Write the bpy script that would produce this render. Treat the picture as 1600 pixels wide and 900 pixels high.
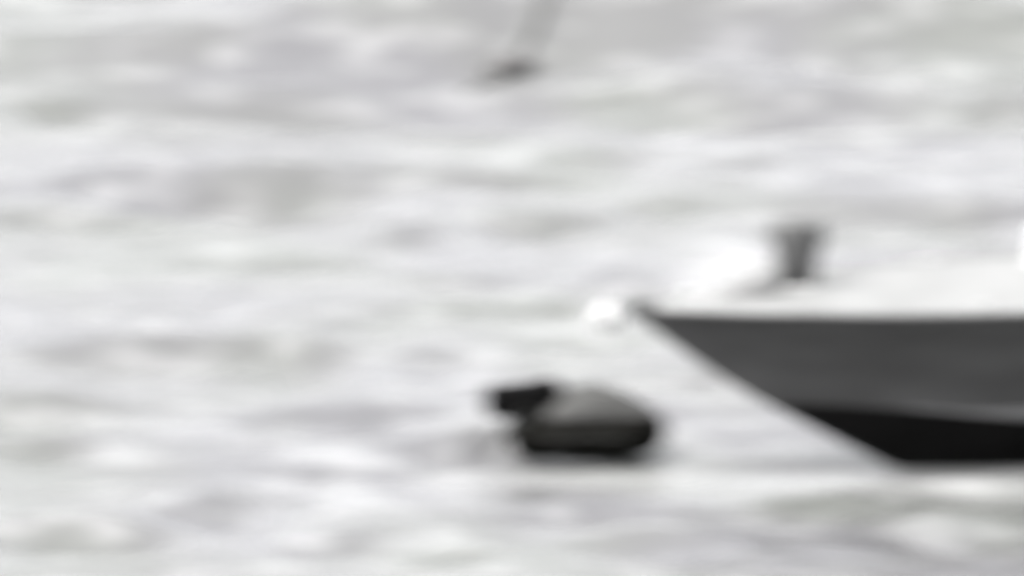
import bpy, bmesh, math, random
import numpy as np
from mathutils import Vector, Matrix
random.seed(7); rng = np.random.default_rng(11)
for o in list(bpy.data.objects): bpy.data.objects.remove(o, do_unlink=True)
scene = bpy.context.scene
COL = scene.collection

# ------------------------------------------------------------------ camera
ELEV = math.radians(12.0)          # the lens looks down on the sea at 12 degrees
DIST = 300.0                       # long telephoto shot
PPM = 95.0                         # photo pixels (1600 wide) per metre at the aim point
cam_d = bpy.data.cameras.new('camera')
cam = bpy.data.objects.new('camera', cam_d); COL.objects.link(cam)
cam.location = (0, -DIST*math.cos(ELEV), DIST*math.sin(ELEV))
cam.rotation_euler = (math.pi/2-ELEV, 0, 0)
cam_d.sensor_width = 36.0
cam_d.lens = 36.0*DIST/(1600/PPM)
cam_d.clip_start = 1.0; cam_d.clip_end = 20000
cam_d.dof.use_dof = True           # the photograph is softly out of focus
cam_d.dof.focus_distance = 150.0
BLUR = 0.33                        # metres of blur at the boat
cam_d.dof.aperture_fstop = (cam_d.lens/1000.0)/BLUR
cam_d.dof.aperture_ratio = 0.5
scene.camera = cam

# ------------------------------------------------------------------ overcast daylight
SUN_EL, SUN_AZ = math.radians(58), math.radians(-115)   # azimuth from +Y, clockwise positive
world = bpy.data.worlds.new('World'); scene.world = world; world.use_nodes = True
wn = world.node_tree; wn.nodes.clear()
w_out = wn.nodes.new('ShaderNodeOutputWorld'); w_bg = wn.nodes.new('ShaderNodeBackground')
w_sky = wn.nodes.new('ShaderNodeTexSky'); w_sky.sky_type = 'NISHITA'; w_sky.sun_disc = False
w_sky.sun_elevation = SUN_EL; w_sky.sun_rotation = SUN_AZ
w_sky.dust_density = 6.0; w_sky.air_density = 1.0
w_hsv = wn.nodes.new('ShaderNodeHueSaturation'); w_hsv.inputs['Saturation'].default_value = 0.08
w_bg.inputs['Strength'].default_value = 0.10
wn.links.new(w_sky.outputs[0], w_hsv.inputs['Color']); wn.links.new(w_hsv.outputs[0], w_bg.inputs['Color'])
wn.links.new(w_bg.outputs[0], w_out.inputs['Surface'])
sun_d = bpy.data.lights.new('sun', 'SUN'); sun_d.energy = 1.0; sun_d.angle = math.radians(25); sun_d.color = (1, .98, .95)
sun = bpy.data.objects.new('sun', sun_d); COL.objects.link(sun)
sdir = Vector((math.sin(SUN_AZ)*math.cos(SUN_EL), math.cos(SUN_AZ)*math.cos(SUN_EL), math.sin(SUN_EL)))
sun.rotation_euler = sdir.to_track_quat('Z', 'Y').to_euler(); sun.location = sdir*60
scene.view_settings.view_transform = 'Standard'; scene.view_settings.look = 'None'
scene.view_settings.exposure = 2.74; scene.view_settings.gamma = 1.0
scene.view_settings.use_curve_mapping = False

# ------------------------------------------------------------------ helpers
S_, C_ = math.sin(ELEV), math.cos(ELEV)
def sea(px, py):
    """where a spot of the photograph meets the still sea"""
    u, v = (px-800)/PPM, (450-py)/PPM
    y = v/(S_ - v*C_/DIST); k = (DIST + y*C_)/DIST
    return u*k, y
def link(name, me, parent=None, mat=None):
    o = bpy.data.objects.new(name, me); COL.objects.link(o)
    if parent: o.parent = parent
    if mat: me.materials.append(mat)
    return o
def obj(name, bm, mat, parent=None, smooth=True, bevel=0):
    bmesh.ops.recalc_face_normals(bm, faces=bm.faces)
    me = bpy.data.meshes.new(name); bm.to_mesh(me); bm.free()
    if smooth:
        for p in me.polygons: p.use_smooth = True
    o = link(name, me, parent, mat)
    if bevel:
        m = o.modifiers.new('bevel', 'BEVEL'); m.width = bevel; m.segments = 2; m.limit_method = 'ANGLE'
    return o
def tag(o, label=None, cat=None, group=None, kind=None):
    for k, v in (('label', label), ('category', cat), ('group', group), ('kind', kind)):
        if v: o[k] = v
    return o
def thing(name, loc, rz, label, cat):
    o = bpy.data.objects.new(name, None); COL.objects.link(o); o.empty_display_size = .3
    o.location = loc; o.rotation_euler = (0, 0, rz); return tag(o, label, cat)
def loft(bm, rings, closed=True, caps=True):
    vs = [[bm.verts.new(p) for p in r] for r in rings]; n = len(rings[0])
    for a, b in zip(vs, vs[1:]):
        for i in range(n if closed else n-1):
            j = (i+1) % n
            try: bm.faces.new((a[i], a[j], b[j], b[i]))
            except ValueError: pass
    if caps and closed:
        bm.faces.new(vs[0][::-1]); bm.faces.new(vs[-1])
    return bm
def tube(bm, pts, r, n=12):
    pts = [Vector(p) for p in pts]; rs = r if hasattr(r, '__len__') else [r]*len(pts); rings = []
    for i, p in enumerate(pts):
        t = (pts[min(i+1, len(pts)-1)]-pts[max(i-1, 0)]).normalized()
        s = t.cross(Vector((0, 0, 1)))
        if s.length < 1e-3: s = Vector((1, 0, 0))
        s.normalize(); u = s.cross(t)
        rings.append([p+(s*math.cos(a)+u*math.sin(a))*rs[i] for a in [2*math.pi*k/n for k in range(n)]])
    return loft(bm, rings)
def lathe(bm, prof, n=20, c=(0, 0, 0), sx=1, sy=1):
    return loft(bm, [[(c[0]+r*sx*math.cos(2*math.pi*k/n), c[1]+r*sy*math.sin(2*math.pi*k/n), c[2]+z) for k in range(n)] for r, z in prof])
def box(bm, x0, x1, y0, y1, z0, z1):
    r = bmesh.ops.create_cube(bm, size=1)
    for v in r['verts']:
        v.co = ((x0+x1)/2+v.co.x*(x1-x0), (y0+y1)/2+v.co.y*(y1-y0), (z0+z1)/2+v.co.z*(z1-z0))
    return bm
def lerp(tab, x):
    xs, ys = zip(*tab); return float(np.interp(x, xs, ys))
def smooth_tab(tab):
    """monotone-ish smooth curve through a table, sampled finely"""
    xs, ys = map(np.array, zip(*tab)); g = np.linspace(xs[0], xs[-1], 400)
    v = np.interp(g, xs, ys); k = 15
    for _ in range(2):
        p = np.concatenate([2*v[0]-v[k:0:-1], v, 2*v[-1]-v[-2:-k-2:-1]])
        v = np.convolve(p, np.ones(2*k+1)/(2*k+1), 'valid')
    return list(zip(g, v))

def material(name, base, rough=.5, var=.25, scale=3.0, bump=0.0, spec=.5, stretch=(1, 1, 1), metal=0, col2=None):
    m = bpy.data.materials.new(name); m.use_nodes = True; nt = m.node_tree; b = nt.nodes['Principled BSDF']
    tc = nt.nodes.new('ShaderNodeTexCoord'); mp = nt.nodes.new('ShaderNodeMapping'); mp.inputs['Scale'].default_value = stretch
    nz = nt.nodes.new('ShaderNodeTexNoise'); nz.inputs['Scale'].default_value = scale; nz.inputs['Detail'].default_value = 6
    cr = nt.nodes.new('ShaderNodeValToRGB'); cr.color_ramp.elements[0].position = .3; cr.color_ramp.elements[1].position = .72
    lo = [c*(1-var) for c in base]; hi = col2 or [min(1, c*(1+var)) for c in base]
    cr.color_ramp.elements[0].color = (*lo, 1); cr.color_ramp.elements[1].color = (*hi, 1)
    nt.links.new(tc.outputs['Object'], mp.inputs[0]); nt.links.new(mp.outputs[0], nz.inputs['Vector'])
    nt.links.new(nz.outputs[0], cr.inputs[0]); nt.links.new(cr.outputs[0], b.inputs['Base Color'])
    b.inputs['Roughness'].default_value = rough; b.inputs['Specular IOR Level'].default_value = spec; b.inputs['Metallic'].default_value = metal
    if bump:
        n2 = nt.nodes.new('ShaderNodeTexNoise'); n2.inputs['Scale'].default_value = scale*9; n2.inputs['Detail'].default_value = 4
        bp = nt.nodes.new('ShaderNodeBump'); bp.inputs['Strength'].default_value = bump; bp.inputs['Distance'].default_value = .02
        nt.links.new(mp.outputs[0], n2.inputs['Vector']); nt.links.new(n2.outputs[0], bp.inputs['Height']); nt.links.new(bp.outputs[0], b.inputs['Normal'])
    return m
M_hull = material('grey_topside_paint', (.042, .042, .0425), .55, .38, .8, .1, .3, (.5, 1, 2.2))
M_bottom = material('black_lower_hull', (.0035, .0035, .0035), .8, .4, 1.2, .2, .06)  # near-black colour over the whole hull below the chine
M_strake = material('strake_water_sheen', (.075, .075, .076), .5, .15, 1.0, .05, .3)
M_rail = material('weathered_rub_rail', (.105, .105, .105), .6, .2, 2, .1, .3)
M_deck = material('pale_grey_deck_paint', (.118, .119, .118), .6, .14, 1.1, .15, .3)
M_white = material('white_gelcoat', (.36, .36, .36), .4, .05, 1.5, .03, .4)
M_fender = material('grimy_white_fender', (.25, .25, .25), .6, .2, 4, .1, .2)
M_hatch = material('faded_white_hatch', (.112, .112, .112), .5, .12, 2, .1, .3)
M_fit = material('dark_deck_metal', (.052, .052, .052), .75, .35, 3, .15, .4)
M_fit2 = material('pale_deck_metal', (.3, .3, .3), .5, .2, 3, .1, .4)
M_rubber = material('dark_inflatable_fabric', (.004, .004, .0036), .9, .35, 2.2, .15, .0)
M_cover = material('grey_canvas', (.033, .033, .032), .8, .25, 2.5, .4, .2)
M_cowl = material('black_motor_plastic', (.002, .002, .002), .85, .3, 4, .05, .03)
M_glass = material('dark_screen_glass', (.03, .032, .035), .12, .2, 1, 0, .6)
M_float = material('grey_float_plastic', (.05, .048, .048), .6, .3, 5, .1, .3)
M_line = material('grey_rope_fibre', (.062, .062, .06), .8, .4, 6, .3, .2)

# ------------------------------------------------------------------ the sea: one sheet, dense waves where the camera looks, flat far away
def axis(lo, hi, step, far):
    core = np.arange(lo, hi+step/2, step); out = []; d = step; x = core[-1]
    while x < far: d *= 1.22; x += d; out.append(x)
    out = np.array(out); left = core[0]-(out-core[-1])
    return np.concatenate([left[::-1], core, out])
X = axis(-13, 13, .075, 6000); Y = axis(-29, 29, .075, 6000)
gx, gy = np.meshgrid(X, Y)
H = np.zeros_like(gx)
R = np.hypot(gx/16, gy/36); fade = np.clip(1.5-R*.55, 0, 1)**1.5
for lam, amp, n in ((9, .030, 6), (4.5, .020, 9), (2.3, .018, 16), (1.1, .0125, 22), (.55, .0045, 22)):
    for _ in range(n):
        L = lam*rng.uniform(.75, 1.3); th = rng.normal(math.pi/2, .38); ph = rng.uniform(0, 2*math.pi)
        kx, ky = 2*math.pi/L*math.cos(th), 2*math.pi/L*math.sin(th)
        w = rng.uniform(.4, 1)*amp/math.sqrt(n)*1.8
        q = kx*gx+ky*gy+ph
        env = .65+.35*np.sin(gx*rng.uniform(.1, .35)+gy*rng.uniform(.05, .25)+rng.uniform(0, 6))
        H += w*env*(np.sin(q)+.18*np.cos(2*q))
H *= fade
# wave faces seen in the photograph: (px, py, half width, half height, slope).  slope > 0 is a near face turned to the
# camera (darker, it mirrors the high sky), slope < 0 a back face turned away (paler, it mirrors the low bright sky)
WAVES = [
 (375, 302, 110, 16, .9), (300, 290, 160, 26, .4), (110, 335, 90, 20, .55), (270, 345, 60, 14, .35), (560, 285, 240, 12, .35),
 (240, 240, 70, 10, .4), (830, 345, 75, 18, .7), (650, 375, 60, 30, .4), (700, 435, 70, 14, .3), (755, 488, 60, 12, .3),
 (870, 482, 50, 12, .5), (300, 550, 110, 16, .7), (150, 555, 120, 14, .4), (470, 550, 60, 40, .35), (40, 640, 75, 18, .8), (70, 690, 60, 14, .5),
 (510, 650, 90, 18, .5), (600, 640, 70, 16, .3), (390, 685, 60, 12, .3), (500, 720, 45, 9, .4), (740, 692, 70, 12, 1.5), (330, 805, 75, 34, .55),
 (150, 850, 110, 18, .95), (900, 802, 100, 14, .85), (470, 865, 60, 16, .4), (1040, 868, 110, 18, .55), (1300, 790, 90, 26, .4), (1470, 845, 60, 26, .5), (1560, 760, 80, 20, .3),
 (600, 855, 70, 40, .25), (1130, 840, 140, 10, .3), (690, 885, 60, 12, .3),
 (1150, 130, 220, 26, .6), (1250, 60, 240, 30, .3), (1240, 130, 70, 14, .5), (1320, 90, 40, 14, .4), (1580, 138, 60, 16, .6), (450, 12, 60, 10, .8), (300, 20, 200, 26, .4), (1400, 2, 200, 10, .9),
 (650, 60, 300, 60, .35), (480, 120, 200, 24, .35), (90, 125, 40, 9, .5), (330, 75, 120, 20, .3), (1000, 110, 150, 14, .5), (600, 155, 60, 12, .3),
 
 (700, 218, 90, 14, .4), (880, 210, 50, 12, .3), (920, 265, 90, 20, .5), (1180, 265, 60, 18, .5), (840, 285, 90, 14, .3), (1030, 320, 40, 18, .4), (1350, 325, 130, 20, .35), (1535, 330, 60, 16, .7), (1440, 410, 60, 20, .3),
 (980, 450, 60, 20, .4), (680, 560, 40, 26, .3), (1130, 590, 90, 16, .3), (560, 25, 90, 10, .3), (1520, 60, 120, 20, .3),
 # paler back faces
 (130, 180, 80, 34, -.7), (220, 205, 80, 12, -.5), (430, 225, 90, 26, -.7), (60, 260, 90, 14, -.5), (860, 160, 40, 16, -.9), (940, 155, 120, 10, -.5), (1220, 205, 120, 26, -.6),
 (1400, 180, 100, 26, -.6), (1350, 265, 180, 24, -.6), (950, 240, 80, 10, -.6), (1420, 25, 200, 12, -.8), (90, 65, 80, 10, -.5), (1060, 285, 60, 16, -.5),
 (520, 320, 80, 14, -.4), (60, 372, 80, 10, -.7), (280, 470, 90, 18, -.6), (90, 515, 80, 16, -.5), (620, 500, 90, 16, -.4), (420, 440, 100, 20, -.5), (1000, 380, 100, 26, -.4),
 (380, 600, 200, 14, -.9), (100, 598, 120, 12, -.8), (400, 640, 60, 16, -.6), (720, 635, 70, 12, -.8), (860, 560, 120, 16, -.5), (1060, 610, 70, 18, -.5), (1180, 690, 80, 22, -.7),
 (100, 760, 150, 22, -.6), (300, 745, 160, 14, -.5), (560, 790, 100, 26, -.7), (640, 735, 90, 12, -.6), (1000, 745, 250, 14, -.6), (1130, 775, 120, 22, -.4), (300, 890, 120, 10, -.7), (450, 830, 60, 18, -.5),
 (740, 835, 60, 22, -.6), (1250, 865, 90, 22, -.6), (1500, 800, 90, 14, -.5), (60, 815, 70, 14, -.5), (780, 870, 70, 18, -.4), (1540, 880, 60, 16, -.6),
 (1130, 425, 60, 24, -1.1), (1080, 455, 70, 16, -.8), (1450, 470, 120, 16, -.9), (1590, 400, 24, 20, -1.2), (950, 500, 40, 20, -.8), (1330, 400, 60, 40, -.3),
 # broad swells
 (800, 80, 1000, 70, .40), (800, 190, 1000, 40, -.35), (800, 300, 1000, 40, .15), (800, 800, 1000, 90, -.5), (700, 440, 900, 50, .05)]
SLOPE, BACK = .72, .24
for px, py, hw, hh, s in WAVES:
    x0, y0 = sea(px, py); ya = sea(px, py-hh)[1]; sy = (ya-y0)*.72; sx = hw/PPM*1.05
    d = gy-y0
    wob = .10*sy*np.sin(gx*2.1/max(sx, .3)+px)+.07*sy*np.sin(gx*5.3/max(sx, .3)+py)
    d = d+wob
    e = np.exp(-.5*(d/sy)**2-.5*((gx-x0)/sx)**2)
    H += s*(SLOPE if s > 0 else BACK)*d*e
# wash: pale matte water added to hide the dark hull reflections (stored per vertex)
pale_mask = np.zeros_like(gx)
for px, py, hw, hh, a in ((1500, 738, 180, 18, .9), (1340, 728, 80, 14, .7), (920, 730, 130, 10, .5), (945, 500, 30, 20, .6), (1130, 425, 60, 30, .5)):  # last two entries pale the water at the bow tip and foredeck
    x0, y0 = sea(px, py); sy = (sea(px, py-hh)[1]-y0); sx = hw/PPM
    pale_mask += a*np.exp(-.5*((gy-y0)/sy)**2-.5*((gx-x0)/sx)**2)
nx_, ny_ = len(X), len(Y)
def sea_z(x, y):
    i = min(max(int(np.searchsorted(X, x))-1, 0), nx_-2); j = min(max(int(np.searchsorted(Y, y))-1, 0), ny_-2)
    a, b_ = (x-X[i])/(X[i+1]-X[i]), (y-Y[j])/(Y[j+1]-Y[j])
    return float((H[j, i]*(1-a)+H[j, i+1]*a)*(1-b_)+(H[j+1, i]*(1-a)+H[j+1, i+1]*a)*b_)
verts = np.stack([gx, gy, H], -1).reshape(-1, 3)
ii = (np.arange(ny_-1)[:, None]*nx_+np.arange(nx_-1)[None]).ravel()
faces = np.stack([ii, ii+1, ii+1+nx_, ii+nx_], -1)
me = bpy.data.meshes.new('sea_water'); me.vertices.add(len(verts)); me.vertices.foreach_set('co', verts.astype('f').ravel())
me.loops.add(faces.size); me.loops.foreach_set('vertex_index', faces.ravel().astype('i'))
me.polygons.add(len(faces)); me.polygons.foreach_set('loop_start', np.arange(0, faces.size, 4, dtype='i')); me.polygons.foreach_set('loop_total', np.full(len(faces), 4, 'i'))
me.polygons.foreach_set('use_smooth', np.ones(len(faces), bool)); me.update(calc_edges=True)
mw = bpy.data.materials.new('choppy_turbid_sea'); mw.use_nodes = True; nt = mw.node_tree; b = nt.nodes['Principled BSDF']
geo = nt.nodes.new('ShaderNodeNewGeometry')
def noise(scale, detail, stretch=(1, 1, 1)):
    mp = nt.nodes.new('ShaderNodeMapping'); mp.inputs['Scale'].default_value = stretch
    nz = nt.nodes.new('ShaderNodeTexNoise'); nz.inputs['Scale'].default_value = scale; nz.inputs['Detail'].default_value = detail
    nt.links.new(geo.outputs['Position'], mp.inputs[0]); nt.links.new(mp.outputs[0], nz.inputs['Vector']); return nz
nA = noise(.16, 2); rA = nt.nodes.new('ShaderNodeValToRGB')
E = rA.color_ramp.elements; E[0].position = .40; E[0].color = (.069, .0685, .0715, 1); E[1].position = .60; E[1].color = (.069, .071, .0675, 1)
e = E.new(.5); e.color = (.069, .069, .0688, 1)
nt.links.new(nA.outputs[0], rA.inputs[0])
nF = noise(2.0, 4, (.45, .6, 1)); rF = nt.nodes.new('ShaderNodeValToRGB'); rF.color_ramp.elements[0].position = .5; rF.color_ramp.elements[1].position = .78
rF.color_ramp.elements[1].color = (.52, .52, .52, 1)
nt.links.new(nF.outputs[0], rF.inputs[0])
mx = nt.nodes.new('ShaderNodeMix'); mx.data_type = 'RGBA'; mx.inputs['B'].default_value = (.21, .21, .21, 1)
na = nt.nodes.new('ShaderNodeAttribute'); na.attribute_name = 'pale_mask'
nm = nt.nodes.new('ShaderNodeMath'); nm.operation = 'MULTIPLY_ADD'; nm.use_clamp = True; nm.inputs[1].default_value = 1.0
nt.links.new(na.outputs['Fac'], nm.inputs[0]); nt.links.new(rF.outputs[0], nm.inputs[2])
nt.links.new(nm.outputs[0], mx.inputs['Factor'])
sp = nt.nodes.new('ShaderNodeMath'); sp.operation = 'MULTIPLY_ADD'; sp.inputs[1].default_value = -.42; sp.inputs[2].default_value = .5
nt.links.new(na.outputs['Fac'], sp.inputs[0]); nt.links.new(sp.outputs[0], b.inputs['Specular IOR Level']); nt.links.new(rA.outputs[0], mx.inputs['A']); nt.links.new(mx.outputs['Result'], b.inputs['Base Color'])
b.inputs['Roughness'].default_value = .2; b.inputs['IOR'].default_value = 1.33
nB = noise(5.5, 5, (.7, 1, 1)); bp = nt.nodes.new('ShaderNodeBump'); bp.inputs['Strength'].default_value = .22; bp.inputs['Distance'].default_value = .05
nt.links.new(nB.outputs[0], bp.inputs['Height']); nt.links.new(bp.outputs[0], b.inputs['Normal'])
at = me.attributes.new('pale_mask', 'FLOAT', 'POINT'); at.data.foreach_set('value', np.clip(pale_mask, 0, 1).astype('f').ravel())
tag(link('sea_water', me, None, mw), 'pale grey choppy sea filling the whole view', None, None, 'structure')

# ------------------------------------------------------------------ the large boat, bow to the left
YAW = math.radians(14)
bx_, by_ = (985-800)/PPM, None
fx, fy = sea(1390, 715)
tip_y = fy-(fx-bx_)*math.tan(YAW)
boat = thing('patrol_boat', (bx_, tip_y+.14, 0), YAW, 'large grey boat with black lower hull and pointed bow, cut off at the right edge', 'boat')
LEN = 19.0
STEM = smooth_tab([(0, 2.46), (.5, 2.06), (1.25, 1.46), (2.1, .93), (3.2, .38), (3.8, .0), (4.6, -.45), (6.6, -.72), (10, -.8), (19, -.75)])
SHEER = [(0, 2.62), (2.5, 2.67), (6.6, 2.66), (12, 2.5), (19, 2.4)]
GUN = smooth_tab([(0, .05), (.5, .38), (1.3, .80), (2.4, 1.30), (4, 1.76), (6, 2.06), (9, 2.24), (14, 2.26), (19, 2.1)])
CH_Y = smooth_tab([(0, 0), (2.2, 0), (2.6, .10), (4, .52), (6, 1.18), (9, 1.72), (14, 1.9), (19, 1.85)])
CH_Z = smooth_tab([(0, .96), (3.1, .93), (4.2, .86), (6.7, .66), (9, .55), (14, .3), (19, .25)])
ST = np.concatenate([np.linspace(0, 1, 9), np.linspace(1.15, 7, 40), np.linspace(7.4, LEN, 30)])
def sec(x):
    kz = lerp(STEM, x); cy = max(0, lerp(CH_Y, x)); cz = kz+max(0, lerp(CH_Z, x)-kz)*min(1, cy/.10)
    gy_ = max(.045, lerp(GUN, x)); gz = lerp(SHEER, x)
    return kz, cy, cz, gy_, gz
def top_pts(x, n=9):
    kz, cy, cz, g, gz = sec(x); out = []
    for i in range(n):
        t = i/(n-1); out.append((cy+(g-cy)*(.72*t+.28*t*t), cz+(gz-cz)*t))   # slight flare
    return out
bm = bmesh.new()
for s in (-1, 1): loft(bm, [[(x, s*y, z) for y, z in top_pts(x)] for x in ST], closed=False)
# transom
pp = top_pts(LEN); bm.faces.new([bm.verts.new((LEN, y, z)) for y, z in pp]+[bm.verts.new((LEN, -y, z)) for y, z in pp[::-1]])
bmesh.ops.remove_doubles(bm, verts=bm.verts, dist=.001)
hull = obj('hull', bm, M_hull, boat)
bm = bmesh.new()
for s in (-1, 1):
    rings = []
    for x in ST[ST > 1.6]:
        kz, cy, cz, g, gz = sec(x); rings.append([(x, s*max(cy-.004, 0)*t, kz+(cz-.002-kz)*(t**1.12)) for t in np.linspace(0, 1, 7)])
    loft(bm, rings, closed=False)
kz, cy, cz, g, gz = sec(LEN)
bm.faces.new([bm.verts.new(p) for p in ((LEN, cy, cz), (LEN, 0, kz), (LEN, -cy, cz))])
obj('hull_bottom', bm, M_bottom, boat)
for s in (-1, 1):       # spray strake above the chine, widening aft; paler grey paints in water reflection
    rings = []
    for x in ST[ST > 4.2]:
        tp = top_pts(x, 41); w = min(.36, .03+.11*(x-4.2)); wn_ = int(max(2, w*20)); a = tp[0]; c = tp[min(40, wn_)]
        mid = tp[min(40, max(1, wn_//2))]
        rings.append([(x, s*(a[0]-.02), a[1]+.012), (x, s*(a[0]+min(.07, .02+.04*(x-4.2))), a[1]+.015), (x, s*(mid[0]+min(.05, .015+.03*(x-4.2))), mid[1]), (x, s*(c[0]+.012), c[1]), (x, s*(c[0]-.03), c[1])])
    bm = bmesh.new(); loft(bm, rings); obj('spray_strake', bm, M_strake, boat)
for s in (-1, 1):       # rub rail at the gunwale
    bm = bmesh.new(); tube(bm, [(x, s*(lerp(GUN, x)+.02 if x > .2 else .05), lerp(SHEER, x)-.03) for x in ST[2:]], .06, 10); obj('rub_rail', bm, M_rail, boat)
bm = bmesh.new()        # deck, a little below the rail, cambered
loft(bm, [[(x, t*max(.02, lerp(GUN, x)-.03), lerp(SHEER, x)-.012+.08*(1-t*t)*min(1, lerp(GUN, x))) for t in np.linspace(-1, 1, 13)] for x in ST if x > .1], closed=False)
obj('deck', bm, M_deck, boat)
bm = bmesh.new(); loft(bm, [[(-.04, -.05, 2.42), (-.04, .05, 2.42), (.10, .07, 2.42), (.10, -.07, 2.42)], [(-.12, -.06, 2.62), (-.12, .06, 2.62), (.25, .09, 2.62), (.25, -.09, 2.62)], [(-.10, -.06, 2.73), (-.10, .06, 2.73), (.25, .09, 2.73), (.25, -.09, 2.73)]])
obj('stem_head', bm, M_hull, boat, True, .02)
# white round fender hung at the stem head
bm = bmesh.new(); lathe(bm, [(.03, .30), (.05, .26), (.12, .21), (.19, .12), (.215, 0), (.19, -.11), (.12, -.18), (.03, -.21)], 20, (-.46, .0, 2.44))
fen = obj('bow_fender', bm, M_fender, boat); fen['label'] = 'round white fender hung at the tip of the bow'
bm = bmesh.new(); tube(bm, [(-.46, 0, 2.73), (-.34, 0, 2.80), (-.08, 0, 2.72)], .018, 8); obj('lanyard', bm, M_fit2, fen)
# white wedge shaped hatch ahead of the deck post
bm = bmesh.new()
prof = [(1.05, 2.70, .22), (1.45, 2.86, .42), (1.9, 3.05, .55), (2.2, 3.16, .55), (2.28, 3.10, .55), (2.28, 2.66, .55)]
loft(bm, [[(x, -w+.25, 2.62), (x, -w*.85+.25, z-.03), (x, .25, z+.03), (x, w*.85+.25, z-.03), (x, w+.25, 2.62)] for x, z, w in prof])
ht = obj('foredeck_hatch', bm, M_hatch, boat, True, .02); ht['label'] = 'white wedge shaped hatch rising aft on the foredeck'
bm = bmesh.new(); box(bm, 1.6, 1.85, .2, .3, 2.99, 3.05); obj('hatch_handle', bm, M_fit2, ht, False, .015)
# dark flared post on the foredeck
px_ = (1240-985)/PPM*math.cos(YAW)+.12
bm = bmesh.new(); lathe(bm, [(.36, 0), (.36, .05), (.28, .09), (.24, .12), (.2, .14)], 20, (px_, .45, 2.66))
post = obj('deck_post', bm, M_fit2, boat); post['label'] = 'dark flared post on a pale foot standing on the foredeck'
bm = bmesh.new(); lathe(bm, [(.29, .1), (.32, .3), (.36, .5), (.40, .72), (.43, .9), (.43, 1.06), (.40, 1.1), (.12, 1.12)], 22, (px_, .45, 2.66), 1, .8)
obj('post_head', bm, M_fit, post)
bm = bmesh.new(); tube(bm, [(px_-.58, .45, 3.62), (px_-.3, .45, 3.52), (px_+.1, .45, 3.46), (px_+.46, .45, 3.46)], [.03, .07, .09, .06], 10); obj('crossbar', bm, M_fit, post)
# cleats
for x in (1.0, 5.2):
    for s in (-1, 1):
        bm = bmesh.new(); yy = s*(lerp(GUN, x)-.22)
        tube(bm, [(x-.16, yy, 2.73), (x-.05, yy, 2.76), (x+.05, yy, 2.76), (x+.16, yy, 2.73)], [.015, .025, .025, .015], 8)
        box(bm, x-.05, x+.05, yy-.03, yy+.03, 2.6, 2.75); obj('cleat', bm, M_fit2, boat)
# white wheelhouse beginning at the right edge of the view
bm = bmesh.new()
A = [(6.75, 2.6), (6.85, 3.35), (8.2, 3.5), (8.9, 4.6), (13.0, 4.6), (13.3, 2.5)]
loft(bm, [[(x, yy, z) for x, z in A] for yy in (-1.35, 1.35)])
wh = obj('wheelhouse', bm, M_white, boat, False, .06)
for k in range(3):
    bm = bmesh.new(); y0 = -1.2+k*.82
    def onw(t, yy): return (8.2+.7*t-.012, yy, 3.5+1.1*t)
    q = [bm.verts.new(onw(*p)) for p in ((.2, y0), (.85, y0), (.85, y0+.74), (.2, y0+.74))]; bm.faces.new(q)
    bmesh.ops.solidify(bm, geom=bm.faces[:], thickness=.01); obj('window', bm, M_glass, wh, False)
for s in (-1, 1):
    for k in range(3):
        bm = bmesh.new(); x0 = 9.3+k*1.2; box(bm, x0, x0+1.0, s*1.35-.008, s*1.35+.008, 3.7, 4.3); obj('window', bm, M_glass, wh, False)

# ------------------------------------------------------------------ the small dark craft beside the bow
dx, dy = sea(915, 713)
din = thing('dinghy', (dx+.06, dy+.55, 0), math.radians(4), 'small dark rounded craft with a black lump at its left end, below the bow', 'dinghy')
# U-shaped inflated tube: stern left (-x), rounded bow right (+x)
def tube_path():
    pts = [(-1.28, -.42, .22), (-1.1, -.43, .25)]
    pts += [(x, -.45, .26) for x in np.linspace(-.8, .45, 6)]
    pts += [(.45+.5*math.sin(a), -.45*math.cos(a), .27+.02*math.sin(a)) for a in np.linspace(.25, math.pi-.25, 11)]
    pts += [(x, .45, .26) for x in np.linspace(.45, -.8, 6)]
    pts += [(-1.1, .43, .25), (-1.28, .42, .22)]
    return pts
P_ = tube_path(); r_ = [.12, .24]+[.29]*(len(P_)-4)+[.24, .12]
bm = bmesh.new(); tube(bm, P_, r_, 16); obj('tube', bm, M_rubber, din)
bm = bmesh.new(); loft(bm, [[(x, -.4*w, .02), (x, .4*w, .02), (x, .4*w, .1), (x, -.4*w, .1)] for x, w in ((-1.1, 1), (.3, 1), (.65, .7), (.8, .3))]); obj('floor', bm, M_rubber, din, False)
bm = bmesh.new(); box(bm, -1.07, -1.01, -.42, .42, .05, .74); obj('transom', bm, M_cover, din, False, .01)
# grey canvas over the load inside
bm = bmesh.new(); N = 18; rr = []
prof = [(-.72, .42, .70), (-.6, .46, .80), (-.4, .5, .96), (-.1, .5, 1.05), (.12, .5, 1.06), (.35, .5, .99), (.6, .47, .88), (.85, .4, .74), (1.05, .3, .6), (1.14, .15, .48)]
for x, w, z in prof:
    rr.append([(x+.03*math.sin(5*a+x*7), -w*math.cos(a), .42+(z-.42)*(math.sin(a)**.75 if math.sin(a) > 0 else 0)+.018*math.sin(9*a+x*11)) for a in np.linspace(0, math.pi, N)])
loft(bm, rr); cv = obj('canvas_cover', bm, M_cover, din); cv['label'] = 'grey canvas cover humped over the middle of the craft'
sm = cv.modifiers.new('subd', 'SUBSURF'); sm.levels = 1; sm.render_levels = 1
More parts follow.
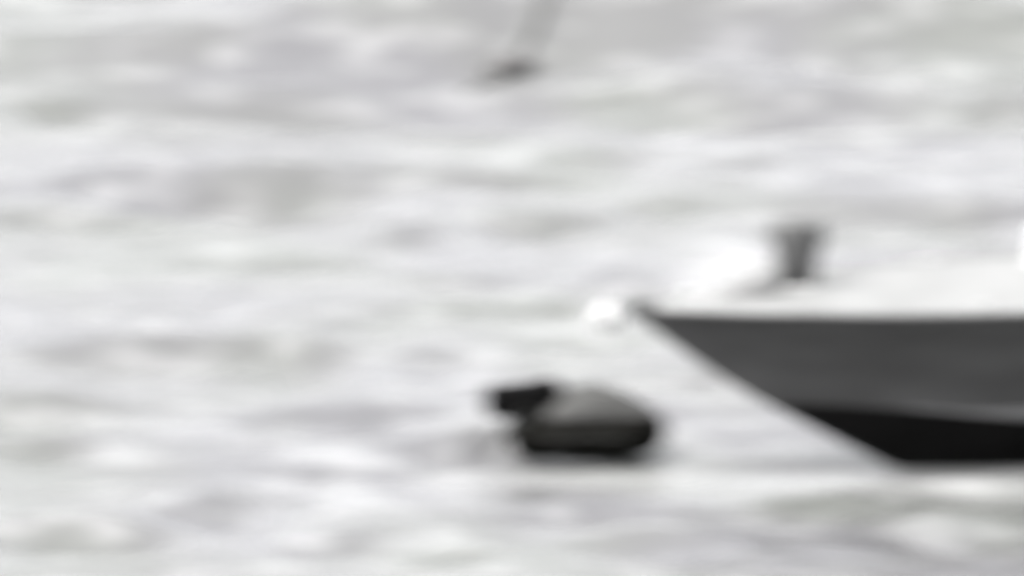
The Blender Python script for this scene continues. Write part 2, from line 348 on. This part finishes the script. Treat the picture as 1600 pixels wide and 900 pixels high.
# black motor tipped up over the stern: cowl, bracket, leg, propeller
bm = bmesh.new()
cp = [(-1.66, .06, .12, .80), (-1.61, .18, .23, .80), (-1.35, .22, .26, .79), (-1.1, .22, .26, .80), (-.85, .23, .28, .82), (-.62, .24, .30, .86), (-.48, .19, .24, .87), (-.41, .06, .08, .87)]
loft(bm, [[(x, wy*1.1*math.copysign(abs(math.cos(a))**.7, math.cos(a)), zc+hz*math.copysign(abs(math.sin(a))**.7, math.sin(a))) for a in [2*math.pi*k/18 for k in range(18)]] for x, wy, hz, zc in cp])
cowl = obj('motor_cowl', bm, M_cowl, din); cowl['label'] = 'black lump of a tipped up motor at the left end'
bm = bmesh.new(); loft(bm, [[(x-.1, -.1, z), (x-.1, .1, z), (x+.16, .1, z), (x+.16, -.1, z)] for x, z in ((-1.12, .35), (-1.14, .6), (-1.05, .85))]); obj('motor_bracket', bm, M_cover, din, True, .02)
bm = bmesh.new(); loft(bm, [[(x, -t, z-.06), (x, t, z-.06), (x, t, z+.06), (x, -t, z+.06)] for x, z, t in ((-1.14, .5, .05), (-1.3, .3, .045), (-1.5, .08, .04), (-1.62, -.08, .035))])
obj('motor_leg', bm, M_cover, din, True, .01)
# grab line along the tube
bm = bmesh.new(); tube(bm, [(x, -.45-.275, .36-.05*abs(math.sin((x+.8)*4.2))) for x in np.linspace(-.8, .5, 40)], .012, 6); obj('grab_line', bm, M_cover, din)

# ------------------------------------------------------------------ faint float with its line, far out
def sea_at(px, py):
    x, y = sea(px, py)
    for _ in range(8):
        z = sea_z(x, y); x0, y0 = sea(px, py); y = .5*y+.5*(y0-z/math.tan(ELEV)); x = x0
    return x, y
qx, qy = sea_at(797, 106)
fl = thing('marker_float', (qx, qy, sea_z(qx, qy)), 0, 'faint dark float at the top with a line trailing away from it', 'float')
bm = bmesh.new(); lathe(bm, [(.05, .2), (.2, .18), (.34, .10), (.38, .0), (.34, -.1), (.12, -.18)], 18, (0, 0, .08), 1.15, .9); obj('float_body', bm, M_float, fl)
bm = bmesh.new(); pts = []
for t in np.linspace(0, 1, 60):
    wx, wy = sea_at(803+72*t+8*math.sin(t*5), 104-190*t); pts.append((wx-qx, wy-qy, sea_z(wx, wy)-sea_z(qx, qy)+.05))
tube(bm, pts, .105, 8); obj('trailing_line', bm, M_line, fl)
bm = bmesh.new(); pts = []
for t in np.linspace(0, 1, 24):
    wx, wy = sea_at(795-62*t, 110+34*t+6*math.sin(t*6)); pts.append((wx-qx, wy-qy, sea_z(wx, wy)-sea_z(qx, qy)+.02))
tube(bm, pts, list(np.linspace(.09, .05, 24)), 8); obj('weed_tail', bm, M_line, fl)
print('verts water', len(verts))
